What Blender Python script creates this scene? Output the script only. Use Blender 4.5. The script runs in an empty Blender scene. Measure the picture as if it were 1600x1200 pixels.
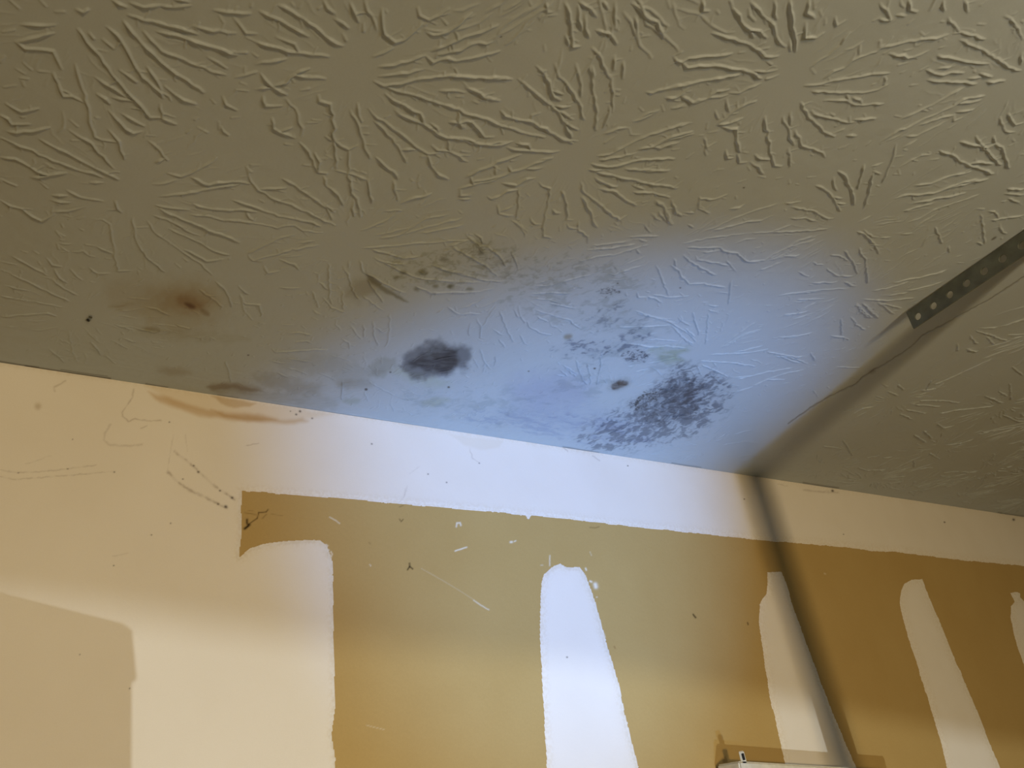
import bpy, bmesh, math, random
import numpy as np
from mathutils import Matrix, Vector

# ------------------------------------------------------------------ camera
SC = bpy.context.scene
F = 1220.0                      # focal length in pixels of the 1600x1200 frame
S = 0.5                         # ceiling is 0.5 m above the lens
CZ = 1.94                       # lens height
def nrm(v):
    v = np.array(v, float); return v / np.linalg.norm(v)
UP = nrm([-400, -2350, F]); RT = nrm([1701, 343.7, F]); FW = np.cross(UP, RT); 
RT = np.cross(FW, UP)
M3 = np.array([RT, FW, UP])     # world rows in camera (x right, y down, z forward)
H = CZ + S                      # ceiling height
def ray(x, y): return M3 @ np.array([x - 800., y - 600., F])
_d = ray(800, 687.5); D = (_d / _d[2] * S)[1]         # wall distance
def on_ceil(x, y):
    d = ray(x, y); return d[0] * S / d[2], d[1] * S / d[2]
def on_wall(x, y, dist=None):
    dist = D if dist is None else dist
    d = ray(x, y); return d[0] * dist / d[1], CZ + d[2] * dist / d[1]
def to_px(X, Y, Z):
    P = np.stack([X, Y, Z - CZ], 0)
    c = M3.T @ P.reshape(3, -1)
    return (800 + F * c[0] / c[2]).reshape(X.shape), (600 + F * c[1] / c[2]).reshape(X.shape)

cam_data = bpy.data.cameras.new('camera'); cam = bpy.data.objects.new('camera', cam_data)
SC.collection.objects.link(cam); SC.camera = cam
cam_data.sensor_fit = 'HORIZONTAL'; cam_data.sensor_width = 36.0
cam_data.lens = F / 1600 * 36.0; cam_data.clip_start = 0.01
R3 = np.stack([M3[:, 0], -M3[:, 1], -M3[:, 2]], 1)
cam.matrix_world = Matrix([list(R3[0]) + [0], list(R3[1]) + [0], list(R3[2]) + [CZ], [0, 0, 0, 1]])

# ------------------------------------------------------------------ light
w = bpy.data.worlds.new('world'); SC.world = w; w.use_nodes = True
w.node_tree.nodes['Background'].inputs[0].default_value = (1.0, 0.80, 0.55, 1)
w.node_tree.nodes['Background'].inputs[1].default_value = 0.0
SC.view_settings.view_transform = 'Standard'; SC.view_settings.look = 'None'
SC.view_settings.gamma = 1.0; SC.view_settings.use_curve_mapping = False
SC.view_settings.exposure = 0.0

def lamp(name, kind, loc, target, power, color, size=0.05, angle=60, blend=1.0, size_y=None):
    l = bpy.data.lights.new(name, kind); l.energy = power; l.color = color
    o = bpy.data.objects.new(name, l); SC.collection.objects.link(o); o.location = loc
    if target is not None:
        o.rotation_euler = (Vector(target) - Vector(loc)).to_track_quat('-Z', 'Y').to_euler()
    if kind == 'SPOT':
        l.spot_size = math.radians(angle); l.spot_blend = blend; l.shadow_soft_size = size
    elif kind == 'POINT':
        l.shadow_soft_size = size
    else:
        l.shape = 'RECTANGLE'; l.size = size; l.size_y = size_y or size
    return o
FL = (0.66, -0.60, CZ - 0.06)
tx, tz = on_wall(855, 712)
lamp('flashlight_beam', 'SPOT', (FL[0], FL[1], CZ - 1.10), (tx, D, tz), 262, (0.18, 0.40, 0.90), 0.02, 29, 1.0)
lamp('flashlight_spill', 'POINT', (FL[0], FL[1], CZ + 0.12), None, 8.8, (1.0, 0.93, 0.76), 0.02)
# unseen work light, added low; shields built below are shaped to cut its beam
WL = (0.305, -1.30, 0.62)
lamp('work_lamp', 'POINT', WL, None, 84, (0.86, 0.94, 0.96), 0.0025)
# warm garage lamp far behind the camera
lamp('garage_lamp', 'AREA', (-0.25, -2.45, 1.45), (1.6, D, 2.1), 43, (1.0, 0.71, 0.34), 0.22)

# ------------------------------------------------------------------ helpers
rng = np.random.default_rng(7); random.seed(7)
def tag(o, label=None, cat=None, group=None, kind=None):
    if label: o['label'] = label
    if cat: o['category'] = cat
    if group: o['group'] = group
    if kind: o['kind'] = kind
    return o
def link(name, me, mat, parent=None):
    o = bpy.data.objects.new(name, me); SC.collection.objects.link(o)
    me.materials.append(mat)
    if parent: o.parent = parent
    return o
def h2(ix, iy, seed):
    n = (ix.astype(np.int64) * 374761393 + iy.astype(np.int64) * 668265263 + seed * 1442695041) & 0xffffffff
    n = ((n ^ (n >> 13)) * 1274126177) & 0xffffffff
    return ((n ^ (n >> 16)) & 0xffff) / 65535.0
def vnoise(x, y, seed=0):
    ix = np.floor(x); iy = np.floor(y); fx = x - ix; fy = y - iy
    ix = ix.astype(np.int64); iy = iy.astype(np.int64)
    fx = fx * fx * (3 - 2 * fx); fy = fy * fy * (3 - 2 * fy)
    a = h2(ix, iy, seed); b = h2(ix + 1, iy, seed); c = h2(ix, iy + 1, seed); d = h2(ix + 1, iy + 1, seed)
    return (a * (1 - fx) + b * fx) * (1 - fy) + (c * (1 - fx) + d * fx) * fy
def fbm(x, y, seed=0, octv=4):
    s = 0; a = 0.5; t = 0
    for i in range(octv):
        s = s + a * vnoise(x * 2 ** i + 17.3 * i, y * 2 ** i - 9.1 * i, seed + i); t += a; a *= 0.5
    return s / t
def sstep(a, b, x):
    t = np.clip((x - a) / (b - a), 0, 1); return t * t * (3 - 2 * t)
def poly_sd(px, py, pts):
    """signed distance (px), positive inside, to a polygon"""
    pts = np.array(pts, float); n = len(pts)
    best = np.full(px.shape, 1e9); inside = np.zeros(px.shape, bool)
    for i in range(n):
        a = pts[i]; b = pts[(i + 1) % n]; e = b - a
        t = np.clip(((px - a[0]) * e[0] + (py - a[1]) * e[1]) / max(e @ e, 1e-9), 0, 1)
        best = np.minimum(best, (px - a[0] - t * e[0]) ** 2 + (py - a[1] - t * e[1]) ** 2)
        c = (a[1] > py) != (b[1] > py)
        if a[1] != b[1]:
            inside ^= c & (px < (b[0] - a[0]) * (py - a[1]) / (b[1] - a[1]) + a[0])
    return np.where(inside, 1, -1) * np.sqrt(best)
def line_d(px, py, pts):
    pts = np.array(pts, float); best = np.full(px.shape, 1e9)
    for a, b in zip(pts[:-1], pts[1:]):
        e = b - a
        t = np.clip(((px - a[0]) * e[0] + (py - a[1]) * e[1]) / max(e @ e, 1e-9), 0, 1)
        best = np.minimum(best, (px - a[0] - t * e[0]) ** 2 + (py - a[1] - t * e[1]) ** 2)
    return np.sqrt(best)
def boxed(px, py, pts, pad, fn):
    """evaluate fn(sub px, sub py) only near pts -> full array"""
    pts = np.array(pts, float); x0, y0 = pts.min(0) - pad; x1, y1 = pts.max(0) + pad
    m = (px > x0) & (px < x1) & (py > y0) & (py < y1)
    out = np.zeros(px.shape)
    if m.any(): out[m] = fn(m)
    return out
def mix(col, rgb, m):
    """blend colour array towards rgb by mask"""
    for k in range(3): col[..., k] = col[..., k] * (1 - m) + rgb[k] * m
def mul(col, rgb, m):
    for k in range(3): col[..., k] = col[..., k] * (1 - m * (1 - rgb[k]))

def grid_mesh(name, co, keep=None, col=None, extra=None):
    """co (ny,nx,3) array -> mesh; keep: mask over cells; col (ny,nx,3)"""
    ny, nx = co.shape[:2]
    idx = np.arange(ny * nx, dtype=np.int32).reshape(ny, nx)
    q = np.stack([idx[:-1, :-1], idx[:-1, 1:], idx[1:, 1:], idx[1:, :-1]], -1).reshape(-1, 4)
    v = co.reshape(-1, 3)
    c = col.reshape(-1, 3) if col is not None else None
    if keep is not None:
        q = q[keep.reshape(-1)]
        used = np.zeros(len(v), bool); used[q.reshape(-1)] = True
        remap = np.cumsum(used) - 1
        q = remap[q].astype(np.int32); v = v[used]
        if c is not None: c = c[used]
    if extra is not None:
        ev, eq, ec = extra
        q = np.concatenate([q, (np.array(eq) + len(v)).astype(np.int32)])
        v = np.concatenate([v, np.array(ev, float)])
        c = np.concatenate([c, np.tile(np.array(ec, float), (len(ev), 1))])
    me = bpy.data.meshes.new(name)
    me.vertices.add(len(v)); me.vertices.foreach_set('co', v.astype(np.float32).reshape(-1))
    me.loops.add(len(q) * 4); me.loops.foreach_set('vertex_index', q.reshape(-1))
    me.polygons.add(len(q)); me.polygons.foreach_set('loop_start', np.arange(0, len(q) * 4, 4, dtype=np.int32))
    me.update(calc_edges=True)
    if c is not None:
        a = me.color_attributes.new('paint', 'FLOAT_COLOR', 'POINT')
        a.data.foreach_set('color', np.concatenate([c, np.ones((len(c), 1))], 1).astype(np.float32).reshape(-1))
    me.shade_smooth()
    return me

def mat_attr(name, rough=0.6, spec=0.3, nscale=900, namp=0.05, bump=0.0, bscale=1500):
    m = bpy.data.materials.new(name); m.use_nodes = True; nt = m.node_tree; N = nt.nodes
    b = N['Principled BSDF']; b.inputs['Roughness'].default_value = rough
    b.inputs['Specular IOR Level'].default_value = spec
    at = N.new('ShaderNodeAttribute'); at.attribute_name = 'paint'
    tc = N.new('ShaderNodeTexCoord'); no = N.new('ShaderNodeTexNoise'); no.inputs['Scale'].default_value = nscale
    no.inputs['Detail'].default_value = 2
    mr = N.new('ShaderNodeMapRange'); mr.inputs['To Min'].default_value = 1 - namp; mr.inputs['To Max'].default_value = 1 + namp
    mx = N.new('ShaderNodeVectorMath'); mx.operation = 'SCALE'
    nt.links.new(tc.outputs['Object'], no.inputs['Vector']); nt.links.new(no.outputs['Fac'], mr.inputs['Value'])
    nt.links.new(at.outputs['Color'], mx.inputs[0]); nt.links.new(mr.outputs[0], mx.inputs['Scale'])
    nt.links.new(mx.outputs[0], b.inputs['Base Color'])
    if bump:
        n2 = N.new('ShaderNodeTexNoise'); n2.inputs['Scale'].default_value = bscale; n2.inputs['Detail'].default_value = 3
        bp = N.new('ShaderNodeBump'); bp.inputs['Strength'].default_value = bump; bp.inputs['Distance'].default_value = 0.001
        nt.links.new(tc.outputs['Object'], n2.inputs['Vector']); nt.links.new(n2.outputs['Fac'], bp.inputs['Height'])
        nt.links.new(bp.outputs[0], b.inputs['Normal'])
    return m
def mat_plain(name, rgb, rough=0.6, metal=0.0, nscale=60, namp=0.08, bump=0.1, spec=0.4):
    m = bpy.data.materials.new(name); m.use_nodes = True; nt = m.node_tree; N = nt.nodes
    b = N['Principled BSDF']; b.inputs['Roughness'].default_value = rough; b.inputs['Metallic'].default_value = metal
    b.inputs['Specular IOR Level'].default_value = spec
    tc = N.new('ShaderNodeTexCoord'); no = N.new('ShaderNodeTexNoise'); no.inputs['Scale'].default_value = nscale
    no.inputs['Detail'].default_value = 5
    cr = N.new('ShaderNodeValToRGB')
    cr.color_ramp.elements[0].position = 0.3; cr.color_ramp.elements[1].position = 0.7
    cr.color_ramp.elements[0].color = tuple(c * (1 - namp) for c in rgb) + (1,)
    cr.color_ramp.elements[1].color = tuple(min(1, c * (1 + namp)) for c in rgb) + (1,)
    nt.links.new(tc.outputs['Object'], no.inputs['Vector']); nt.links.new(no.outputs['Fac'], cr.inputs[0])
    nt.links.new(cr.outputs[0], b.inputs['Base Color'])
    bp = N.new('ShaderNodeBump'); bp.inputs['Strength'].default_value = bump; bp.inputs['Distance'].default_value = 0.001
    nt.links.new(no.outputs['Fac'], bp.inputs['Height']); nt.links.new(bp.outputs[0], b.inputs['Normal'])
    return m

# ------------------------------------------------------------------ ceiling: stomped plaster, ridge by ridge
CEIL_COL = (0.425, 0.465, 0.475)
gx = [-0.16]
while gx[-1] < 2.95:
    gx.append(gx[-1] + 0.0007 + 0.00036 * max(0, gx[-1]))
gx = np.array(gx)
gy = np.concatenate([np.arange(-0.36, -0.0301, 0.0016), np.arange(-0.03, D + 0.0012, 0.0009)]); gy = np.append(gy[gy < D - 0.0006], D + 0.001)
GX, GY = np.meshgrid(gx, gy)
HT = np.zeros(GX.shape)

def stamp(ax, ay, bx, by, ha, hb, sa, sb=None):
    sb = sa if sb is None else sb
    r = 3.2 * max(sa, sb)
    i0 = np.searchsorted(gx, min(ax, bx) - r); i1 = np.searchsorted(gx, max(ax, bx) + r)
    j0 = np.searchsorted(gy, min(ay, by) - r); j1 = np.searchsorted(gy, max(ay, by) + r)
    if i1 <= i0 or j1 <= j0: return
    X = gx[None, i0:i1]; Y = gy[j0:j1, None]
    ex, ey = bx - ax, by - ay; L2 = ex * ex + ey * ey + 1e-12
    t = np.clip(((X - ax) * ex + (Y - ay) * ey) / L2, 0, 1)
    d2 = (X - ax - t * ex) ** 2 + (Y - ay - t * ey) ** 2
    s = sa + (sb - sa) * t
    v = (ha + (hb - ha) * t) * np.exp(-d2 / (2 * s * s))
    sub = HT[j0:j1, i0:i1]
    np.maximum(sub, v, out=sub)

def ridge(pts, hgt=0.0010, sig=0.00085, twigs=True, jit=0.0005):
    """pts: world xy polyline on the ceiling"""
    P = np.array(pts, float)
    out = [P[0]]
    far = max(0.0, float(P[0][0]) - 0.75)
    sig = sig * (1 + 0.85 * far); hgt = hgt * (1 + 0.75 * far)
    for a, b in zip(P[:-1], P[1:]):
        L = np.linalg.norm(b - a); n = max(1, int(L / 0.0045))
        nn = np.array([-(b - a)[1], (b - a)[0]]) / (L + 1e-9)
        for k in range(1, n + 1):
            out.append(a + (b - a) * k / n + nn * rng.normal(0, jit))
    n = len(out)
    hs = hgt * (0.62 + 0.55 * rng.random(n)); ss = sig * (0.75 + 0.55 * rng.random(n))
    hs[0] *= 0.3; hs[-1] *= 0.5
    for k in range(n - 1):
        stamp(out[k][0], out[k][1], out[k + 1][0], out[k + 1][1], hs[k], hs[k + 1], ss[k], ss[k + 1])
        # broad soft foot on one side, where the paint was pulled
        if k % 2 == 0:
            kk = min(k + 2, n - 1)
            stamp(out[k][0], out[k][1], out[kk][0], out[kk][1], hs[k] * 0.16, hs[kk] * 0.16, sig * 3.0)
    if twigs and n > 3:
        for k in range(1, n - 1):
            if rng.random() < 0.34:
                d = out[k + 1] - out[k - 1]; an = math.atan2(d[1], d[0]) + rng.choice([-1, 1]) * rng.uniform(0.5, 1.5)
                L = rng.uniform(0.003, 0.011); p = out[k].copy(); h = hgt * rng.uniform(0.35, 0.8)
                for q in range(3):
                    an += rng.normal(0, 0.35); p2 = p + np.array([math.cos(an), math.sin(an)]) * L / 3
                    stamp(p[0], p[1], p2[0], p2[1], h, h * 0.75, sig * 0.65); p = p2; h *= 0.75

TR = {
(400, 0, 4): """30,75 150,130 230,180 330,225;140,35 220,70 300,120 400,190 470,255 540,290;0,265 90,285 200,320 300,335 450,350
130,235 200,255 240,275 265,325;0,405 80,385 180,370;420,0 450,50 490,80;490,120 540,150 580,175;540,210 560,255;590,20 620,90 640,135
680,0 690,70 730,100 755,190;670,150 680,195;790,60 790,140 800,215 870,265 930,245 1010,180 1030,150;1010,50 1020,100 1080,130 1150,95 1200,60
740,355 800,325 850,300;1070,205 1100,225 1200,200 1270,150 1350,90;770,420 870,405 980,380 1060,345;1130,345 1210,330 1280,315 1350,280 1480,262
1100,320 1180,290 1300,235 1400,210 1510,160;1060,350 1110,390 1200,365 1250,380 1350,360 1520,325;770,480 830,470 950,455 1040,435
740,510 800,535 900,525 1000,495 1130,482 1250,472 1380,485 1600,490;800,535 880,570 1000,595 1100,630 1250,680 1330,715 1440,740 1500,775 1600,800
1320,565 1380,575 1450,605 1520,625;1150,570 1300,575;810,590 850,625 950,670 1030,705 1045,770
870,690 940,730 1045,775 1140,835 1190,860 1300,865 1400,895 1500,905 1600,885;705,680 760,740 830,780 920,850 1000,915 1080,960 1150,950
740,760 800,810 850,870 900,935 940,1015;910,940 990,935;590,690 620,740 650,820 680,920 715,990;640,795 690,795;660,835 700,835
635,650 640,720 655,760;390,595 400,630 465,650 480,720 490,880 530,910 580,935 630,910;580,935 580,1080 600,1200;490,880 500,1050;435,970 485,1000
365,955 400,1010 395,1075;270,890 330,950 390,1075 440,1080;500,1065 600,1085 690,1125;190,620 245,680 270,760 295,800 285,850
100,740 110,800 150,830 240,860;150,830 210,795;45,600 55,660 160,658;320,770 385,768;430,850 490,880;30,460 85,520 110,545 190,590
110,540 190,510 240,465 330,480 430,490;240,465 330,430;280,565 330,560;0,560 100,545;750,985 810,1035 860,1075 890,1115;1070,960 1100,1040 1150,1090 1200,1120
1100,910 1130,940 1210,945 1320,1010;1030,980 1080,975;1090,770 1130,800 1150,840;1200,870 1215,950;1310,1110 1400,1060 1500,1015 1600,985
1340,1140 1440,1120 1600,1080;1270,690 1270,760 1300,800;1210,765 1350,760 1430,855 1480,855""",
(0, 0, 4): """490,185 540,260 620,350 700,460 790,570 870,650 940,730 1000,730;670,170 730,220 790,300 850,420 920,510 1000,580 1025,610
770,130 830,200 920,300 1010,390 1100,460 1200,530 1270,575;900,200 950,245 1010,320 1100,350 1230,410 1410,470;980,200 1050,210 1160,240 1280,275 1350,300 1480,340
1480,330 1540,325;800,95 900,125 1050,150 1150,180 1230,215;1200,160 1330,190 1470,205;1340,65 1420,75 1560,85;990,35 1090,40 1190,45;820,20 900,40 1000,35
640,245 710,305;560,210 590,240;590,480 650,515 710,560 780,600;700,610 760,620 840,630;610,590 660,620 690,645;1030,540 1090,580 1150,620 1220,650
1000,650 1020,740 1100,775;680,690 730,740 780,800 830,830 880,820;760,710 840,750 900,785;470,400 490,480 520,560 530,620 550,670 560,760 590,850 680,880 740,890
330,450 360,520 390,600 450,600 520,635;100,260 160,295 250,305 330,320 355,380 380,430;130,155 200,155 340,155;100,265 200,240 330,200;480,60 520,75 545,60
100,430 150,460;130,490 170,490;140,510 150,540;350,75 400,80;250,0 280,40;40,650 130,700 240,680;0,720 50,740 70,775 180,775;50,825 200,815 310,800
430,810 490,850 570,890 620,950 710,1050;250,870 330,910 410,945 500,1000 600,1050 740,1115;0,860 80,890 200,940 330,1000 450,1045 570,1080 640,1110
0,985 90,990 190,1040 270,1085 330,1095;200,1110 350,1090 410,1080;0,1120 100,1160;680,810 740,880 780,990;930,880 1000,940 1045,1000;1300,360 1360,390 1410,430
1390,600 1420,650 1480,690;1470,485 1530,470 1600,455;1480,560 1550,570;1380,790 1430,845;1240,800 1290,830;750,440 850,510;920,420 980,490 1010,560
1370,100 1400,140;1460,110 1500,160 1540,205 1600,215;1540,235 1600,265;1090,0 1180,10;20,200 90,190;60,0 120,50;700,0 790,45""",
(0, 200, 4): """960,350 1040,340 1100,325;1040,280 1130,300 1200,275 1290,235 1350,185;1000,425 1130,410 1260,390 1380,370 1500,350;1200,310 1300,355 1400,335 1500,335 1560,350
970,480 1080,500 1180,505;1200,470 1280,500 1400,510 1500,510 1600,520;1190,540 1300,550 1400,575 1500,575 1600,595;1000,505 1100,550 1220,600 1300,635 1410,670 1490,715
960,545 1080,590 1160,635 1240,675;1060,630 1150,670 1250,715 1330,765 1430,790;920,580 960,650 1040,700 1100,740 1180,800 1260,850 1330,920;1150,760 1220,790 1290,830 1390,820
830,560 840,650 860,720 910,800 970,840 1030,900;840,620 920,620;590,570 640,570 685,600 700,680 720,800 740,890 820,890;610,740 700,780;560,870 610,905 680,905
720,455 740,500 760,525;420,390 500,430 640,450;320,450 430,465;320,525 420,515 540,490;320,520 330,545;370,720 440,720;350,640 380,680;80,800 160,840 230,880 290,920
340,880 370,930 420,965;330,940 400,1000 480,1040;70,910 160,950 260,1000 350,1040 430,1080;0,830 100,850;0,880 60,900;30,980 180,1015;0,1045 130,1070 250,1090 380,1115
0,1175 130,1165 300,1155 350,1175;290,810 330,850 380,858;440,880 510,945;450,770 520,765 570,800;0,450 60,485 130,500 200,550 260,575 340,530;970,215 1030,190
1540,245 1570,275;1350,960 1400,1000 1430,1060 1450,1120;1490,985 1550,1040;1500,1040 1520,1080 1530,1160;560,340 640,340;330,420 420,420;380,540 450,560""",
(350, 200, 4): """140,250 170,330 220,385 290,430 380,465 490,510 600,560 690,605;220,385 280,380 380,375;160,300 100,310;370,320 440,360 510,405 580,450 640,500 680,570;620,470 690,520
50,450 170,480 250,510 340,545 450,565 550,585 600,610;0,570 90,575 200,595 330,620 400,605 440,605 490,640 610,650;140,520 160,560 190,575;150,780 230,740 330,690 430,665
180,825 250,805 330,785 430,750;420,755 590,730;470,715 560,700;150,790 180,825 230,825;350,820 440,845 465,885;250,860 270,905 340,890;580,820 640,830
650,840 655,950 660,1060 680,1100;590,960 650,1010;745,860 780,930 800,1000 840,1070;850,830 870,900 950,940 1040,990 1130,1030;900,950 940,1010 1000,1090
870,1050 920,1090 990,1140;620,1060 670,1120 750,1150;740,1020 745,1130;780,830 780,870;860,640 930,610 1000,585 1060,550;950,670 1050,650 1180,620 1280,560 1400,545
980,690 1100,670 1200,600;1100,670 1220,635 1350,600 1480,565;1240,655 1360,635 1490,610;870,750 980,740 1080,735 1200,720 1340,715;930,760 1020,785 1120,815 1210,805
1000,835 1080,850 1140,850;940,810 1020,850 1100,890 1200,935 1350,955 1500,965 1590,965;1300,860 1370,880 1450,905 1530,925 1600,940;1200,990 1300,1030 1420,1025 1590,1025
1420,740 1500,780 1560,820 1600,845;1410,740 1530,700;640,360 700,400 745,480;620,300 640,370;790,290 800,400 840,460 850,550;900,320 910,420 930,470;810,450 810,550
1060,330 1070,400 1090,450;1000,520 1110,515;1110,470 1200,430 1290,410;1480,380 1480,420 1540,420;1470,440 1530,445;1480,380 1530,360 1600,340;350,995 470,1000
470,1040 500,1030;100,1060 130,1100 220,1105 235,1180;110,1060 130,1150 180,1200;410,470 480,500""",
(700, 100, 4): """0,75 130,80 270,90 390,95;440,95 500,145 560,190 620,240 690,290 720,350 770,390 810,410;670,260 760,265;690,290 780,345;730,360 770,460
550,10 600,60 640,140 660,200 700,225;650,160 720,185;560,40 610,40;570,65 620,70;670,0 690,80 740,120 790,180 820,240 850,350;800,0 820,70 830,130 835,200
890,0 900,90 910,190 930,270 930,410;970,0 990,60 1020,90 1030,180 1030,300;1030,160 1070,165;1030,190 1065,200;1010,260 1000,330 970,400;110,150 200,180 260,210 320,225
90,110 110,150;0,265 70,280 130,315 270,345;65,290 70,350 90,400;290,370 370,390 450,420 520,440 600,460;330,290 400,335 480,350 540,370 610,405 690,455 780,495
520,360 525,320 570,310;0,450 70,465 150,490 270,500 360,485;370,520 450,540 520,545 690,545;420,490 500,500 520,540;430,515 440,485;120,695 200,660 280,630 370,590 450,565
140,700 160,750 250,735 330,700 400,670 480,650 550,615 650,590;380,640 400,680;300,640 300,690;70,780 150,750;75,780 75,825 140,820;60,850 140,845;340,745 430,750 490,715 540,710
250,830 270,840 330,820 370,790 430,785;445,780 440,880 430,960;570,740 590,760 640,775 620,900 595,1020 600,1075 650,1085;710,790 730,830 745,900 745,970 780,975
745,1000 750,1020 810,1030;815,985 820,1040 870,1080 875,1120;830,740 850,800 920,850 980,905 1070,970 1110,945;835,830 880,900 910,980 935,1020
900,625 1000,640 1060,630 1180,600 1300,590 1410,590;940,575 1040,550 1150,490 1260,440 1370,405 1500,370;1190,535 1280,510 1350,480 1530,435;1290,515 1330,520 1440,490
950,600 1080,575 1170,560;880,660 960,665;930,675 1020,690 1120,720 1230,740 1430,770;1110,655 1250,660 1380,665;920,710 980,745 1050,770;940,780 1050,795 1110,845 1170,885
1150,755 1230,780;1160,800 1280,800 1380,830;980,435 1060,400 1110,400;1030,460 980,490;1360,210 1430,210 1470,180;1430,140 1500,120 1590,105;1470,200 1530,240 1600,220
1240,175 1380,150 1440,130;1130,400 1145,440;1160,360 1220,340 1300,300;1400,275 1480,260;310,880 320,935 400,945;330,920 400,890;400,980 450,1010 490,1080
1300,850 1350,890 1390,1000;1410,870 1430,940;1270,930 1330,980;910,1135 1000,1125 1140,1105;1130,1080 1300,1070;1190,1090 1240,1105;870,1160 1000,1150 1160,1125
120,1080 190,1140 250,1145 310,1195;190,1140 220,1180;515,960 540,1000 580,1005;540,1075 560,1095;655,910 695,935;570,600 650,585;460,650 580,650""",
(1000, 0, 4): """450,205 550,230 650,260 720,295 780,350 860,350;720,295 780,270;740,310 800,300;790,380 820,405;210,350 230,375 260,385 300,360 370,355 450,350 570,335;210,350 260,325
260,385 300,415 400,410 500,410 600,430 690,445 760,490;690,445 850,440;180,560 240,535 330,515 450,490 550,470 620,465;160,610 220,610 270,580 300,550
260,600 330,635 420,610 480,570 550,560;330,635 430,610 550,595;560,580 620,580 680,550 750,525;0,740 60,710 110,690;0,860 100,830 180,800 280,770;100,900 200,850 320,825
60,905 130,920 240,890;200,680 270,655;0,1065 100,1065 170,1070;690,10 740,60 790,110 835,155 850,220 880,270 910,290;680,50 690,90 715,130
570,40 620,95 650,150 690,180 750,185 790,235;690,180 700,235;840,0 845,80 850,120;935,0 945,90 955,160 970,250 975,320;935,250 935,320;1055,0 1050,70 1090,115
1035,140 1030,190 1025,235 1100,230 1140,205;1040,265 1075,260;1085,0 1095,50;0,20 30,90 60,120 110,140 140,200 155,235;170,0 190,50;390,0 400,60 430,70
1070,430 1100,455;1070,420 1130,370 1220,310 1310,205;1150,490 1210,445 1280,420 1320,380 1370,355 1480,320 1500,300 1600,280;1370,350 1370,285;1500,300 1495,260
1280,315 1330,300 1390,265;1030,535 1140,525 1240,495 1340,485 1450,465 1560,455;1075,570 1180,575 1290,578 1430,575 1490,555 1540,530;1530,480 1530,525
1150,630 1290,628 1340,655 1430,655 1520,650;1290,580 1300,625;1330,610 1380,620 1390,650;1005,640 1020,680 1060,730 1100,770 1150,815 1215,855
1070,690 1090,710 1180,735 1250,755 1330,768;1340,750 1400,745 1470,745;1190,710 1220,715;1310,730 1315,760;1210,835 1270,810;1290,850 1350,850
895,730 910,775 935,800 935,860 965,905;940,700 945,780;970,815 995,860 1010,910 1080,930 1140,950 1160,985;930,930 940,1040;780,730 790,780 800,870 815,950 840,1030 880,1040
720,965 750,990 810,990;480,780 560,710 640,655 720,635;480,780 560,765 640,740;470,690 490,740;540,620 540,670 560,700;510,790 560,805 600,805 600,850 615,900 620,950;430,830 480,820
400,860 415,920 470,890;410,920 410,970;535,935 545,985 575,985;610,960 620,1015 660,1015;690,1010 740,1040 770,1090;740,1100 780,1108;580,50 570,0;860,470 790,490""",
(1200, 0, 4): """690,290 760,290 850,265 950,250 1050,235 1120,220;760,335 810,350 910,355 1000,320;1060,345 1150,360 1210,380 1300,390 1380,400;990,435 1060,465 1140,455 1220,455
1000,500 1060,510 1200,510 1300,525;1060,430 1160,410;1200,200 1290,225 1360,240;1200,250 1290,290 1380,335 1450,380 1520,430 1580,440;1130,110 1200,200;1160,210 1210,200
1510,110 1560,180 1590,250;1480,100 1510,110;1590,330 1580,400;1370,510 1480,500;1250,490 1330,480;1320,455 1400,480;840,740 930,700 1030,650 1110,605 1220,550
710,885 790,830 890,785 980,740 1060,710 1160,660 1220,620 1350,600;950,780 1050,745 1160,720;1160,720 1160,755 1210,740;1170,650 1320,630;1180,700 1280,685
860,850 930,850 1000,810 1100,765;750,880 820,850;850,920 920,880;1450,730 1470,780 1480,820 1540,825;1500,710 1545,780 1590,770
1300,850 1340,910 1390,960 1450,1030;1200,885 1280,905 1370,920 1420,900 1460,920 1490,1000 1510,1050;1410,850 1420,895;1070,940 1140,960 1200,1000 1260,1030 1320,1050 1410,1085
1260,1025 1310,1010 1400,1025;830,1040 900,1000 960,970 1010,965;1010,1000 1060,995;920,1160 1020,1145 1100,1110 1170,1090 1260,1075;1040,1200 1130,1165 1220,1140 1290,1125 1370,1120
700,20 740,60 760,130 690,120;830,0 850,50;880,0 890,60 930,75;800,95 860,100;1100,0 1100,70;1230,0 1250,80;760,0 745,60;420,105 425,160 480,130""",
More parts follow.
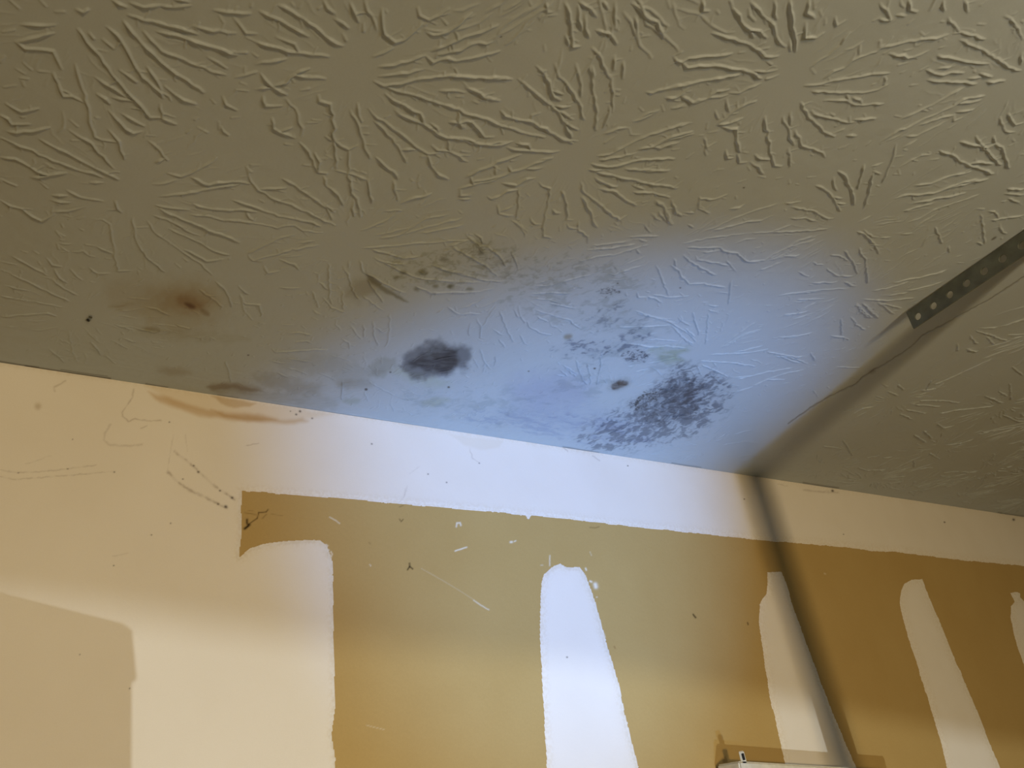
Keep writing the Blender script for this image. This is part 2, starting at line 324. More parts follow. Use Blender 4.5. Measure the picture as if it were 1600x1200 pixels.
(900, 250, 4): """400,470 510,470;110,530 220,520 330,505;20,635 130,600 230,590 330,560 440,530;375,545 395,585;310,565 390,540;210,710 240,715 300,690 400,660;310,650 420,605
230,745 260,750 300,740;240,660 265,690;430,400 465,450;395,490 435,505;500,250 550,285 580,350 595,400;600,250 620,310 660,350;520,320 560,380;470,340 530,375
670,520 780,495 880,480 970,470 1060,460;1100,455 1230,450 1400,445 1570,430;860,440 970,410 1070,385 1170,375 1220,350;800,445 890,410 980,365 1080,330 1170,300 1250,275
1230,445 1330,410;900,500 950,480;1000,520 1060,495 1120,490;700,545 800,545 900,545 920,565 1010,580 1040,615 1080,635 1180,625 1230,590 1330,545 1400,500 1480,480
790,575 900,565;940,630 990,690 1000,695;740,620 850,635 950,660;670,590 710,630 790,675 870,720;750,600 755,630;595,655 640,690 670,735 710,775 780,770 930,795;610,615 625,660
500,655 530,720 560,800 585,850;480,840 580,855 700,850;650,830 680,850;450,850 500,865 535,890;890,825 950,835;975,750 965,800 955,900;310,820 320,845;380,820 390,855 440,855
770,225 780,235 860,245 940,215;770,230 770,300 830,330;960,305 1020,295 1050,280;680,325 740,325 760,280;700,400 730,420;1310,270 1400,260;1350,295 1440,310 1500,325 1560,360 1600,370
1340,365 1430,365 1500,380;1140,690 1210,670 1280,640;1220,625 1300,600 1390,600;1270,850 1330,835 1430,830 1600,810;1370,890 1430,885;1300,970 1380,960 1430,925 1500,890;1440,870 1550,870
1360,1000 1480,960;1270,1110 1380,1110 1470,1085;370,940 460,975 560,995 620,1030 700,1080 750,1130;390,1040 560,1035;640,980 660,1005 710,1030;730,950 750,1030 770,1090
825,960 820,1060 810,1150;830,935 890,955;830,905 890,915;940,1150 1010,1110 1070,1080 1150,1060;920,1170 1000,1130;380,1150 470,1165 570,1160 680,1170;600,1030 650,1090 730,1150""",
(1200, 200, 4): """300,360 350,380 400,425 430,470 450,520;410,430 460,440;430,470 480,475;440,490 480,490;440,270 480,290 500,340 530,400 540,480;410,310 410,350 430,390
600,230 580,300 560,380;800,100 780,190 740,280 720,340;660,280 640,350 620,440 600,500;650,240 710,220;660,270 700,290;0,820 60,795 130,745 210,705 300,680;130,745 290,700
10,825 90,795 190,800;0,880 50,850 100,835;570,590 640,550;560,650 600,660 640,700 670,730 690,790;600,640 650,680 690,680;640,730 700,735;570,750 580,780 610,820 615,900 625,970
480,770 530,830 560,910;390,795 450,800 500,830;540,850 580,850;370,880 410,910 450,930;280,840 340,860;190,900 250,930;450,925 530,930;80,1045 160,1035 280,1020 400,1010 500,1005
180,1075 280,1070;480,965 540,990;280,970 430,965;660,1020 760,1000 870,965;790,970 870,945 950,935 1110,890;870,1020 1010,990 1080,965;750,1050 870,1030;600,1075 760,1080 910,1065
560,1100 610,1160 650,1190;600,1100 690,1185;690,1100 760,1110 830,1130;170,1160 240,1150;100,1180 180,1160 250,1130;800,440 850,420 940,415 1040,400 1120,375 1200,355 1290,330 1370,320
910,470 980,455 1070,435 1160,420 1230,405;850,520 930,495 1030,470;880,590 950,565 1040,510 1130,480 1220,450 1310,420;900,640 980,580 1050,540;1330,540 1345,610 1350,680 1358,720
1310,505 1350,505;1380,520 1415,520 1440,565;1450,600 1460,640 1490,660;1480,410 1600,415;1500,380 1600,380;1500,440 1570,465;1460,460 1480,460;1400,575 1500,560 1600,545
1045,620 1070,670 1090,720;960,740 1000,680;1130,740 1135,780;830,665 900,660;700,690 760,685;1310,715 1340,730;0,650 90,650 200,650 370,630;20,650 140,610""",
(850, 450, 4): """540,345 620,360 700,370;750,365 880,370;640,320 740,320 830,330;470,240 560,240 680,235 790,230;580,155 650,175 740,195 820,215;800,230 870,310 930,360;850,170 870,210 910,235
880,250 940,300;640,470 740,450 840,430;520,490 560,480;570,520 650,500;1110,370 1180,330 1260,290 1350,265;1130,350 1230,270 1310,220;1200,400 1290,380 1360,365
1040,415 1160,410 1280,405 1400,385;1470,420 1540,455 1600,470;1400,400 1470,415 1600,440;980,455 1090,460 1200,470 1320,490;990,480 1060,510 1150,555;1040,540 1110,600
1180,560 1300,550 1400,525 1550,500;1310,610 1400,570 1500,575;1210,570 1320,545;885,540 900,600;920,510 950,560;960,490 985,550;270,470 290,560 290,600;355,405 355,480 335,560 330,600
200,450 240,570 270,600;130,490 200,550;100,510 150,550;380,820 480,830 540,815;290,885 430,840 520,830;380,920 450,890 520,850;770,810 880,790;670,490 710,520 740,550
1200,650 1300,620;1120,980 1250,960 1360,975;1200,1060 1300,1040""",
(650, 350, 4): """0,120 110,120 200,110 330,105;330,80 400,140 430,180;400,145 460,150 520,200 560,265;370,65 410,85 420,120;230,150 290,180 370,220 440,265 510,325
100,260 190,290 290,310 370,340 440,355 540,360;60,345 180,355 280,358 380,365;90,425 200,430 300,430 400,420 480,405;600,170 620,220 640,290;650,0 690,50
740,465 830,470 890,490;830,495 900,505 990,525;720,435 830,425 960,430;750,390 830,385 940,350 1110,310;760,370 850,340;750,535 830,560 900,580 960,595 1020,650
760,575 820,605;840,620 880,645;690,600 710,640 770,670 850,690;640,510 650,570 680,615;610,530 640,580;525,545 550,610 570,660 610,735;650,690 680,740 700,750
380,590 405,640 400,710 430,715;450,570 430,620 410,640;500,510 460,570 440,590;340,620 325,670 340,695;270,565 330,555 400,560;200,520 270,565;280,530 380,490 430,460
270,590 300,585;130,560 170,530;400,780 430,860 460,900;430,860 420,930;500,820 490,890;360,840 390,900;480,655 540,690;520,720 555,770;870,940 950,950;920,880 1000,930;80,660 120,670""",
(350, 420, 4): """400,405 490,400 540,415;300,500 320,520 420,515 570,505 640,505;400,560 470,570 540,580;290,575 380,590;400,620 450,630 520,660;340,650 400,680;590,650 690,690;550,470 520,450 450,455
700,320 700,350 730,385;790,355 830,410 860,440;640,370 670,385;740,440 780,460 785,500;930,330 940,430 970,480;1035,285 1035,380 1025,460 1010,490;950,370 1000,400
870,350 880,430;360,350 430,355;740,700 735,790 740,820;880,770 900,830;900,700 1000,760 1080,800;550,140 575,190 590,240;560,260 600,285;740,540 700,545;10,580 30,640 45,710""",
(0, 400, 4): """700,530 760,560 800,580;570,540 610,580 630,620;310,580 360,620 400,665;430,470 450,580 480,660;720,430 830,460;840,450 980,480;770,515 850,540;950,570 1010,580
900,315 980,330 1060,370;1200,510 1270,510;660,620 720,670;450,400 480,395;190,405 270,405;30,440 100,440;800,260 930,270;1100,430 1200,460;1250,210 1310,250 1390,320""",
(1200, 450, 3.2425): """60,250 150,245 220,230;320,245 380,250 410,265;370,160 375,240;420,150 450,185 490,215;450,80 480,130 520,155;480,80 560,155;560,75 640,135;0,330 80,340 150,365 200,385
40,350 180,350;220,330 240,370;0,460 100,430 180,415;610,525 660,545;660,490 690,515;770,570 880,570 970,580;750,590 870,600;670,635 730,665;700,615 800,635
870,635 960,615 1060,605 1140,595;860,685 890,705 940,695;800,520 830,470;840,490 920,460 1030,410 1130,365;780,520 850,510 890,485;1100,545 1190,580;1225,480 1230,565;1170,520 1210,545
960,280 965,320;1010,310 1060,325;1050,215 1130,240 1210,270;1020,240 1060,285;1110,250 1150,290;1070,205 1160,200;1150,140 1220,115 1297,95;1240,400 1290,440;900,795 980,785 1040,765
740,740 800,780;790,720 830,760;740,870 740,910;1060,740 1160,720 1290,700;1190,640 1280,680;280,800 380,815;380,770 430,850;460,910 500,925 600,920;580,860 630,855;500,860 560,850
370,940 400,960;400,925 440,950;540,600 480,610 430,640;820,835 870,865;350,400 460,405;410,455 470,470;560,480 610,500;230,520 260,560;300,500 340,530""",
(700, 0, 4): """610,0 620,75 650,75;575,120 590,95;730,15 760,80 770,180 775,290 820,290;815,40 820,120 840,190;855,90 860,180 880,240;820,10 890,55 930,110;925,190 1010,210 1060,270
1045,20 1045,180;1150,20 1210,60 1250,120 1310,140 1350,235;1170,110 1190,240;900,300 940,340 970,400 1000,470 1025,500;1040,350 1035,440;885,360 905,370;900,410 905,500;1095,390 1095,490
735,220 760,280;700,0 690,60;960,0 1000,60""",
}
cover = []
for (ox, oy, sc), txt in TR.items():
    for ln in txt.replace('\n', ';').split(';'):
        pts = [tuple(map(float, p.split(','))) for p in ln.split()]
        if len(pts) < 2: continue
        w3 = [on_ceil(ox + a / sc, oy + b / sc) for a, b in pts]
        cover.extend(w3)
        big = oy + pts[0][1] / sc < 330
        ridge(w3, hgt=(0.0018 if big else 0.00135) * rng.uniform(0.8, 1.15), sig=(0.00066 if big else 0.00058))
cover = np.array(cover)

# stomp centres seen in the photograph, then more of them past its edges
CEN = [(560, 110), (895, 250), (1230, 130), (200, 300), (545, 375), (1045, 385), (1325, 360), (125, 35), (1550, 300), (1580, 130),
       (115, 490), (800, 445), (1340, 460), (1097, 555), (970, 615), (600, 600), (1400, 627), (1560, 635), (1470, 700), (1290, 730), (1100, 700)]
cw = [on_ceil(*c) for c in CEN]
extra_c = []
for _ in range(4000):
    p = (rng.uniform(-0.16, 2.9), rng.uniform(-0.34, D - 0.03))
    px, py = to_px(np.array([p[0]]), np.array([p[1]]), np.array([H]))
    if -25 < px[0] < 1625 and py[0] > -20 and p[0] > 0 and p[0] < 1.55: continue
    if all(math.hypot(p[0] - q[0], p[1] - q[1]) > 0.17 for q in cw + extra_c): extra_c.append(p)
def near_cover(x, y, r=0.012):
    return (np.abs(cover[:, 0] - x) < r).__and__(np.abs(cover[:, 1] - y) < r).any()
def in_seam(x, y):       # flat taped joint: little texture
    sx = 1.135 + 0.10 * (y / D)
    return abs(x - sx) < 0.075
for ci, (cx, cy) in enumerate(cw + extra_c):
    known = ci < len(cw); nray = 60 if not known else 62
    for k in range(nray):
        a = rng.uniform(0, 2 * math.pi); r = rng.uniform(0.022, 0.045) if rng.random() < .5 else rng.uniform(0.03, 0.09)
        L = rng.uniform(0.012, 0.06) if not known else rng.uniform(0.006, 0.03)
        p = np.array([cx + r * math.cos(a), cy + r * math.sin(a)])
        if cy + r * math.sin(a) > D - 0.035: continue
        if in_seam(*p) : continue
        if known and near_cover(*p): h = rng.uniform(0.00015, 0.00035)
        else: h = rng.uniform(0.0004, 0.0009) if known else rng.uniform(0.0006, 0.0013)
        pts = [p]; an = a + rng.normal(0, 0.12)
        for q in range(int(L / 0.006) + 1):
            an += rng.normal(0, 0.16); pts.append(pts[-1] + 0.006 * np.array([math.cos(an), math.sin(an)]))
        ridge(pts, hgt=h, sig=0.0006 if known else 0.0008, twigs=not known)
# short stray crumbs between the stars
for _ in range(4500):
    x = rng.uniform(-0.1, 2.8); y = rng.uniform(0, D - 0.03)
    if in_seam(x, y): continue
    dm = min(math.hypot(x - q[0], y - q[1]) for q in cw)
    if dm < 0.05: continue
    a = rng.uniform(0, math.pi); L = rng.uniform(0.002, 0.008)
    stamp(x, y, x + L * math.cos(a), y + L * math.sin(a), 0.0004, 0.0007, 0.00055)

PX, PY = to_px(GX, GY, np.full(GX.shape, H))
star_d = np.full(GX.shape, 1.0)
for q in cw: star_d = np.minimum(star_d, np.hypot(GX - q[0], GY - q[1]))
ruf = sstep(0.025, 0.07, star_d)
HT += 0.00022 * (fbm(GX * 160, GY * 160, 3, 3) - 0.5) * (0.25 + 0.75 * ruf)
HT += 0.0007 * (fbm(GX * 38, GY * 38, 9, 3) - 0.5) * ruf
HT += 0.0030 * (fbm(GX * 5, GY * 5, 12, 2) - 0.5)
# brushed streaks close to the wall
nw = sstep(D - 0.16, D - 0.03, GY)
HT += nw * 0.0005 * (fbm(GX * 25, GY * 260, 21, 3) - 0.5)
# flattened joint tape and its crack
seam = np.exp(-((GX - (1.135 + 0.10 * GY / D)) / 0.055) ** 4)
HT = HT * (1 - 0.75 * seam)
crack = [(1232, 662), (1268, 637), (1300, 618), (1338, 600), (1348, 590), (1366, 578), (1385, 568), (1402, 557), (1415, 549), (1430, 537), (1442, 524), (1470, 510), (1510, 488), (1552, 465), (1600, 433), (1640, 408)]
cd = boxed(PX, PY, crack, 12, lambda m: np.exp(-(line_d(PX[m], PY[m] + 2.2 * (fbm(PX[m] / 6, PY[m] / 6, 5, 2) - 0.5), crack) / 1.2) ** 2))
HT -= 0.0010 * cd
HT = np.where(GY > D - 0.004, HT * 0.3, HT)

# paint colour and stains
COL = np.ones(GX.shape + (3,)) * np.array(CEIL_COL)
v = fbm(GX * 9, GY * 9, 40, 4); mul(COL, (0.93, 0.93, 0.90), v)
def blob(poly, rgb, amt, soft, warp=14, ns=(0.09, 0.09), seed=60, streak=0.0, sthr=0.5):
    def fn(m):
        x, y = PX[m], PY[m]
        sd = poly_sd(x + warp * (fbm(x * ns[0], y * ns[1], seed, 4) - .5), y + warp * (fbm(x * ns[0] + 50, y * ns[1], seed + 5, 4) - .5), poly)
        a = sstep(-soft, soft, sd) * amt
        if streak:
            a = a * (1 - streak + streak * sstep(sthr - .16, sthr + .16, fbm(x * 0.07, y * 0.32, seed + 9, 4)))
        return a
    mul(COL, rgb, boxed(PX, PY, poly, soft + warp, fn))
def ell(cx, cy, rx, ry, rot=0, n=20):
    r = math.radians(rot)
    return [(cx + rx * math.cos(t) * math.cos(r) - ry * math.sin(t) * math.sin(r), cy + rx * math.cos(t) * math.sin(r) + ry * math.sin(t) * math.cos(r)) for t in np.linspace(0, 2 * math.pi, n, endpoint=False)]
def specks(poly, rgb, amt, soft, thr, fx, fy, rot, seed, warp=10):
    """mould: elongated flecks inside a soft region"""
    c, s = math.cos(math.radians(rot)), math.sin(math.radians(rot))
    def fn(m):
        x, y = PX[m], PY[m]; u = x * c + y * s; v_ = -x * s + y * c
        a = sstep(-soft, soft, poly_sd(x, y, poly) + warp * (fbm(x * .05, y * .05, seed + 3, 3) - .5))
        u = u + 16 * (fbm(x * .06, y * .12, seed + 11, 3) - .5); v_ = v_ + 9 * (fbm(x * .08, y * .16, seed + 12, 3) - .5)
        n = 0.5 * fbm(u * fx, v_ * fy, seed, 3) + 0.5 * fbm(u * fx * 2.7, v_ * fy * 2.2, seed + 4, 3)
        return amt * (0.12 * a + 0.88 * sstep(thr - 0.10, thr + 0.12, n + 0.16 * (a - 1))) * sstep(0, 0.5, a)
    mul(COL, rgb, boxed(PX, PY, poly, soft + warp, fn))
K = (0.11, 0.11, 0.13)
# large black blot
blob([(626, 572), (632, 556), (645, 547), (662, 537), (690, 531), (708, 540), (722, 541), (735, 543), (736, 562), (730, 580), (714, 577), (700, 588), (672, 587), (655, 598), (642, 592), (636, 582)],
     (0.36, 0.36, 0.38), 1.0, 7, 14, seed=60)
blob([(636, 570), (650, 560), (668, 545), (690, 540), (706, 542), (716, 548), (718, 565), (712, 574), (700, 585), (675, 583), (650, 576)], (0.26, 0.25, 0.27), 0.95, 5, 12, seed=64, streak=0.5, sthr=.44)
blob([(640, 563), (655, 560), (690, 560), (700, 548), (712, 548), (716, 566), (700, 580), (675, 580), (650, 572)], (0.22, 0.22, 0.30), 0.9, 4, 10, seed=75, streak=0.5, sthr=.46)
blob(ell(598, 572, 24, 11, -15), (0.78, 0.76, 0.70), 0.9, 6, 18, seed=82)
blob(ell(590, 583, 14, 6), (0.8, 0.78, 0.72), 0.8, 5, 12, seed=83)
# mould field on the right
A1 = [(905, 690), (925, 664), (960, 648), (1000, 630), (1040, 600), (1062, 575), (1085, 578), (1120, 590), (1140, 610), (1128, 640), (1090, 668), (1030, 690), (970, 700)]
specks(A1, (0.34, 0.36, 0.40), 0.95, 26, 0.455, 0.06, 0.20, -24, 101)
specks([(985, 628), (1020, 606), (1055, 585), (1085, 590), (1105, 612), (1090, 645), (1040, 662), (1000, 660)], (0.42, 0.44, 0.48), 0.9, 14, 0.46, 0.11, 0.26, -24, 111)
blob([(1020, 615), (1060, 590), (1092, 600), (1098, 630), (1070, 650), (1035, 652)], (0.62, 0.64, 0.68), 0.9, 16, 16, seed=120)
specks([(975, 636), (1010, 612), (1032, 606), (1028, 622), (1000, 640)], (0.12, 0.12, 0.13), 1.0, 5, 0.54, 0.2, 0.3, -24, 121)
specks([(865, 545), (905, 528), (960, 530), (1000, 512), (1015, 525), (985, 548), (930, 556), (880, 556)], (0.42, 0.45, 0.52), 1.0, 14, 0.52, 0.06, 0.16, -14, 131)
specks(ell(993, 556, 22, 8), (0.2, 0.22, 0.26), 1.0, 6, 0.52, 0.16, 0.3, -10, 141)
specks([(900, 510), (960, 470), (1010, 485), (1000, 515), (940, 520)], (0.55, 0.57, 0.60), 1.0, 20, 0.55, 0.05, 0.13, -25, 151)
specks([(760, 440), (850, 400), (960, 395), (1010, 440), (980, 500), (880, 510), (780, 470)], (0.72, 0.72, 0.68), 0.8, 40, 0.55, 0.05, 0.13, -14, 161)
specks([(935, 455), (965, 445), (975, 458), (945, 466)], (0.2, 0.2, 0.2), 1.0, 6, 0.55, 0.16, 0.3, -20, 171)
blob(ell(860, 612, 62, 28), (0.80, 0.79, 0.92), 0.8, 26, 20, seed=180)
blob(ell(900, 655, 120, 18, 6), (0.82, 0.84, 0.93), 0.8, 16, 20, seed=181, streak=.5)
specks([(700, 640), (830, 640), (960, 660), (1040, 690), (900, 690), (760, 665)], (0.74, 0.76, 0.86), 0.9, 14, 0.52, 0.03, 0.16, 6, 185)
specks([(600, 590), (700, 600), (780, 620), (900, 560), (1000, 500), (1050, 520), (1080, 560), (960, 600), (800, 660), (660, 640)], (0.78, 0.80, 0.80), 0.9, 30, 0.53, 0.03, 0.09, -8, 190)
blob(ell(1045, 548, 34, 8, -6), (0.72, 0.76, 0.60), 0.9, 8, 14, seed=195, streak=.5)
blob(ell(1050, 563, 20, 6, -4), (0.78, 0.80, 0.66), 0.9, 6, 10, seed=196)
# brown droplet
blob(ell(968, 600, 19, 9, -20), (0.80, 0.78, 0.76), 0.9, 5, 5, seed=200)
blob(ell(968, 600, 14, 5.5, -22), (0.20, 0.15, 0.13), 1.0, 2.5, 6, seed=201, streak=.3)
blob(ell(888, 525, 7, 4, -10), (0.62, 0.54, 0.44), 1.0, 3, 4, seed=202)
# olive stains around the middle stars
specks([(590, 425), (620, 400), (690, 395), (760, 380), (800, 395), (780, 430), (720, 450), (640, 445)], (0.66, 0.64, 0.52), 0.8, 24, 0.54, 0.07, 0.14, -10, 210)
specks([(700, 390), (800, 380), (900, 420), (880, 450), (780, 440)], (0.70, 0.68, 0.60), 0.8, 24, 0.56, 0.06, 0.14, -14, 213)
for q in [(619, 434, 5, 2.5), (662, 426, 8, 4), (651, 452, 4, 3), (681, 447, 5, 3.5), (705, 447, 6, 3), (703, 447, 3, 3), (733, 452, 6, 2.5), (694, 407, 8, 3), (752, 396, 5, 3), (630, 425, 6, 3)]:
    blob(ell(*q), (0.50, 0.48, 0.36), 0.9, 3, 4, seed=int(q[0]))
blob([(548, 440), (585, 432), (592, 450), (560, 470), (540, 462)], (0.74, 0.68, 0.56), 0.9, 9, 12, seed=220)
blob([(570, 424), (600, 446), (625, 462), (638, 472), (630, 471), (600, 456), (575, 438)], (0.48, 0.44, 0.32), 0.95, 3, 5, seed=221)
# rusty spot on the left
blob(ell(285, 478, 70, 40, -4), (0.87, 0.78, 0.64), 0.9, 26, 24, seed=230)
blob(ell(292, 470, 42, 22, 6), (0.82, 0.70, 0.54), 0.9, 14, 18, seed=231)
blob(ell(296, 473, 22, 9, 15), (0.72, 0.54, 0.36), 0.9, 7, 10, seed=232)
blob(ell(296, 477, 9, 3.6, 22), (0.42, 0.24, 0.10), 1.0, 3, 4, seed=233)
blob(ell(320, 489, 9, 3.5, 35), (0.7, 0.62, 0.5), 0.9, 3, 4, seed=234)
blob(ell(205, 460, 45, 28, 0), (0.92, 0.86, 0.78), 0.9, 18, 20, seed=235)
blob(ell(235, 514, 14, 4, 12), (0.70, 0.62, 0.46), 0.9, 4, 8, seed=236)
blob(ell(190, 478, 22, 4, -8), (0.78, 0.70, 0.56), 0.9, 5, 8, seed=237, streak=.6)
blob(ell(300, 525, 90, 7, 3), (0.86, 0.82, 0.74), 0.9, 7, 12, seed=238, streak=.5)
# stains along the wall line
blob(ell(272, 580, 26, 6, 6), (0.80, 0.72, 0.64), 0.9, 6, 10, seed=240)
blob(ell(365, 606, 45, 9, 3), (0.80, 0.74, 0.66), 0.9, 4, 8, seed=241)
blob([(322, 604), (350, 598), (380, 602), (405, 610), (412, 613), (385, 611), (362, 606), (335, 610)], (0.66, 0.56, 0.48), 0.9, 3, 5, seed=242)
blob([(395, 585), (430, 582), (450, 592), (500, 600), (502, 612), (470, 618), (420, 606)], (0.78, 0.74, 0.68), 0.9, 7, 16, seed=243)
blob([(425, 560), (520, 555), (580, 575), (575, 600), (530, 605), (520, 585), (440, 580)], (0.88, 0.86, 0.82), 0.9, 8, 18, seed=244)
blob(ell(555, 600, 30, 6), (0.82, 0.78, 0.72), 0.9, 5, 8, seed=245)
blob([(370, 610), (480, 615), (530, 625), (520, 640), (440, 632)], (0.84, 0.82, 0.78), 0.9, 8, 16, seed=246, streak=.4)
blob(ell(550, 627, 14, 5), (0.80, 0.80, 0.72), 0.9, 4, 6, seed=247)
blob(ell(680, 628, 22, 6, -10), (0.84, 0.84, 0.72), 0.9, 5, 10, seed=248)
blob(ell(655, 590, 50, 10, 14), (0.92, 0.93, 0.82), 0.9, 8, 16, seed=249)
# seam grime, tiny specks, a painted shadow streak and the broken tape along the wall line
mul(COL, (0.42, 0.38, 0.34), cd * 0.75)
blob(ell(1363, 581, 6, 3, -20), (0.6, 0.52, 0.46), 0.8, 3, 2, seed=250)
blob(ell(1553, 373, 5, 1.6, -30), (0.3, 0.25, 0.2), 0.8, 1.2, 1.5, seed=251)  # thin shadow beside the steel angle, painted into the ceiling colour
for (x, y, r) in [(701, 605, 1.6), (572, 609, 2.0), (610, 582, 1.3), (1162, 293, 1.2), (783, 58, 1.2), (1063, 450, 1.0), (965, 442, 1.0), (388, 555, 1.2), (929, 575, 1.5), (826, 580, 1.0)]:
    blob(ell(x, y, r * 1.3, r, 0, 8), (0.2, 0.17, 0.14), 1.0, 1.0, 0.5, seed=int(x))
edge = lambda x: 567 + 0.1506 * x
for x0, x1, off, wd, am in [(-5, 60, -2.5, 1.3, .8), (40, 172, -1.2, 1.5, .95), (95, 168, -4.5, .8, .6), (228, 262, -1.5, 1.0, .7), (340, 372, -1.5, 0.8, .5), (880, 935, -1.2, 1.1, .6), (1050, 1095, -1.6, 1.0, .5), (1255, 1310, -1.8, 1.2, .7), (1560, 1600, -1.5, 1.2, .6)]:
    ln = [(x0, edge(x0) + off), ((x0 + x1) / 2, edge((x0 + x1) / 2) + off + .4), (x1, edge(x1) + off)]
    mul(COL, (0.25, 0.21, 0.16), boxed(PX, PY, ln, 8, lambda m: am * np.exp(-(line_d(PX[m], PY[m], ln) / wd) ** 2)))

CO = np.stack([GX, GY, H - HT], -1)
x0, x1, y0, y1 = gx[0], gx[-1], gy[0], gy[-1]
CO[0, :, 2] = H; CO[:, 0, 2] = H; CO[:, -1, 2] = H
RX0, RX1, RY0 = -1.3, 4.2, -3.2
ev = [(RX0, RY0, H), (RX1, RY0, H), (RX1, D, H), (RX0, D, H), (x0, y0, H), (x1, y0, H), (x1, D, H), (x0, D, H)]
# CO rows run +x then +y: faces wind upward; flip so the painted side faces the room
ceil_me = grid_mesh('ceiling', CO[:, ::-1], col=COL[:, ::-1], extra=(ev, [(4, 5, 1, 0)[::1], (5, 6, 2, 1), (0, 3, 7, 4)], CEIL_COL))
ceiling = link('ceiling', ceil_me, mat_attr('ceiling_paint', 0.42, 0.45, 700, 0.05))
tag(ceiling, kind='structure', label='white stomped-texture ceiling with black mould and brown water stains', cat='ceiling')
del HT, COL, CO, PX, PY, star_d, ruf, nw, seam, cd, GX, GY

# ------------------------------------------------------------------ wall
PAPER = (0.46, 0.325, 0.125); MUD = (0.80, 0.76, 0.69)
def wall_grid(x0, x1, z0, z1, off, dx=0.0011, kx=0.0005, dz=0.0011):
    xs = [x0]
    while xs[-1] < x1: xs.append(min(x1, xs[-1] + dx + kx * max(0, xs[-1])))
    xs = np.array(xs); zs = np.linspace(z0, z1, int((z1 - z0) / dz) + 2)
    X, Z = np.meshgrid(xs, zs)
    return X, Z
def wall_px(X, Z): return to_px(X, np.full(X.shape, D), Z)

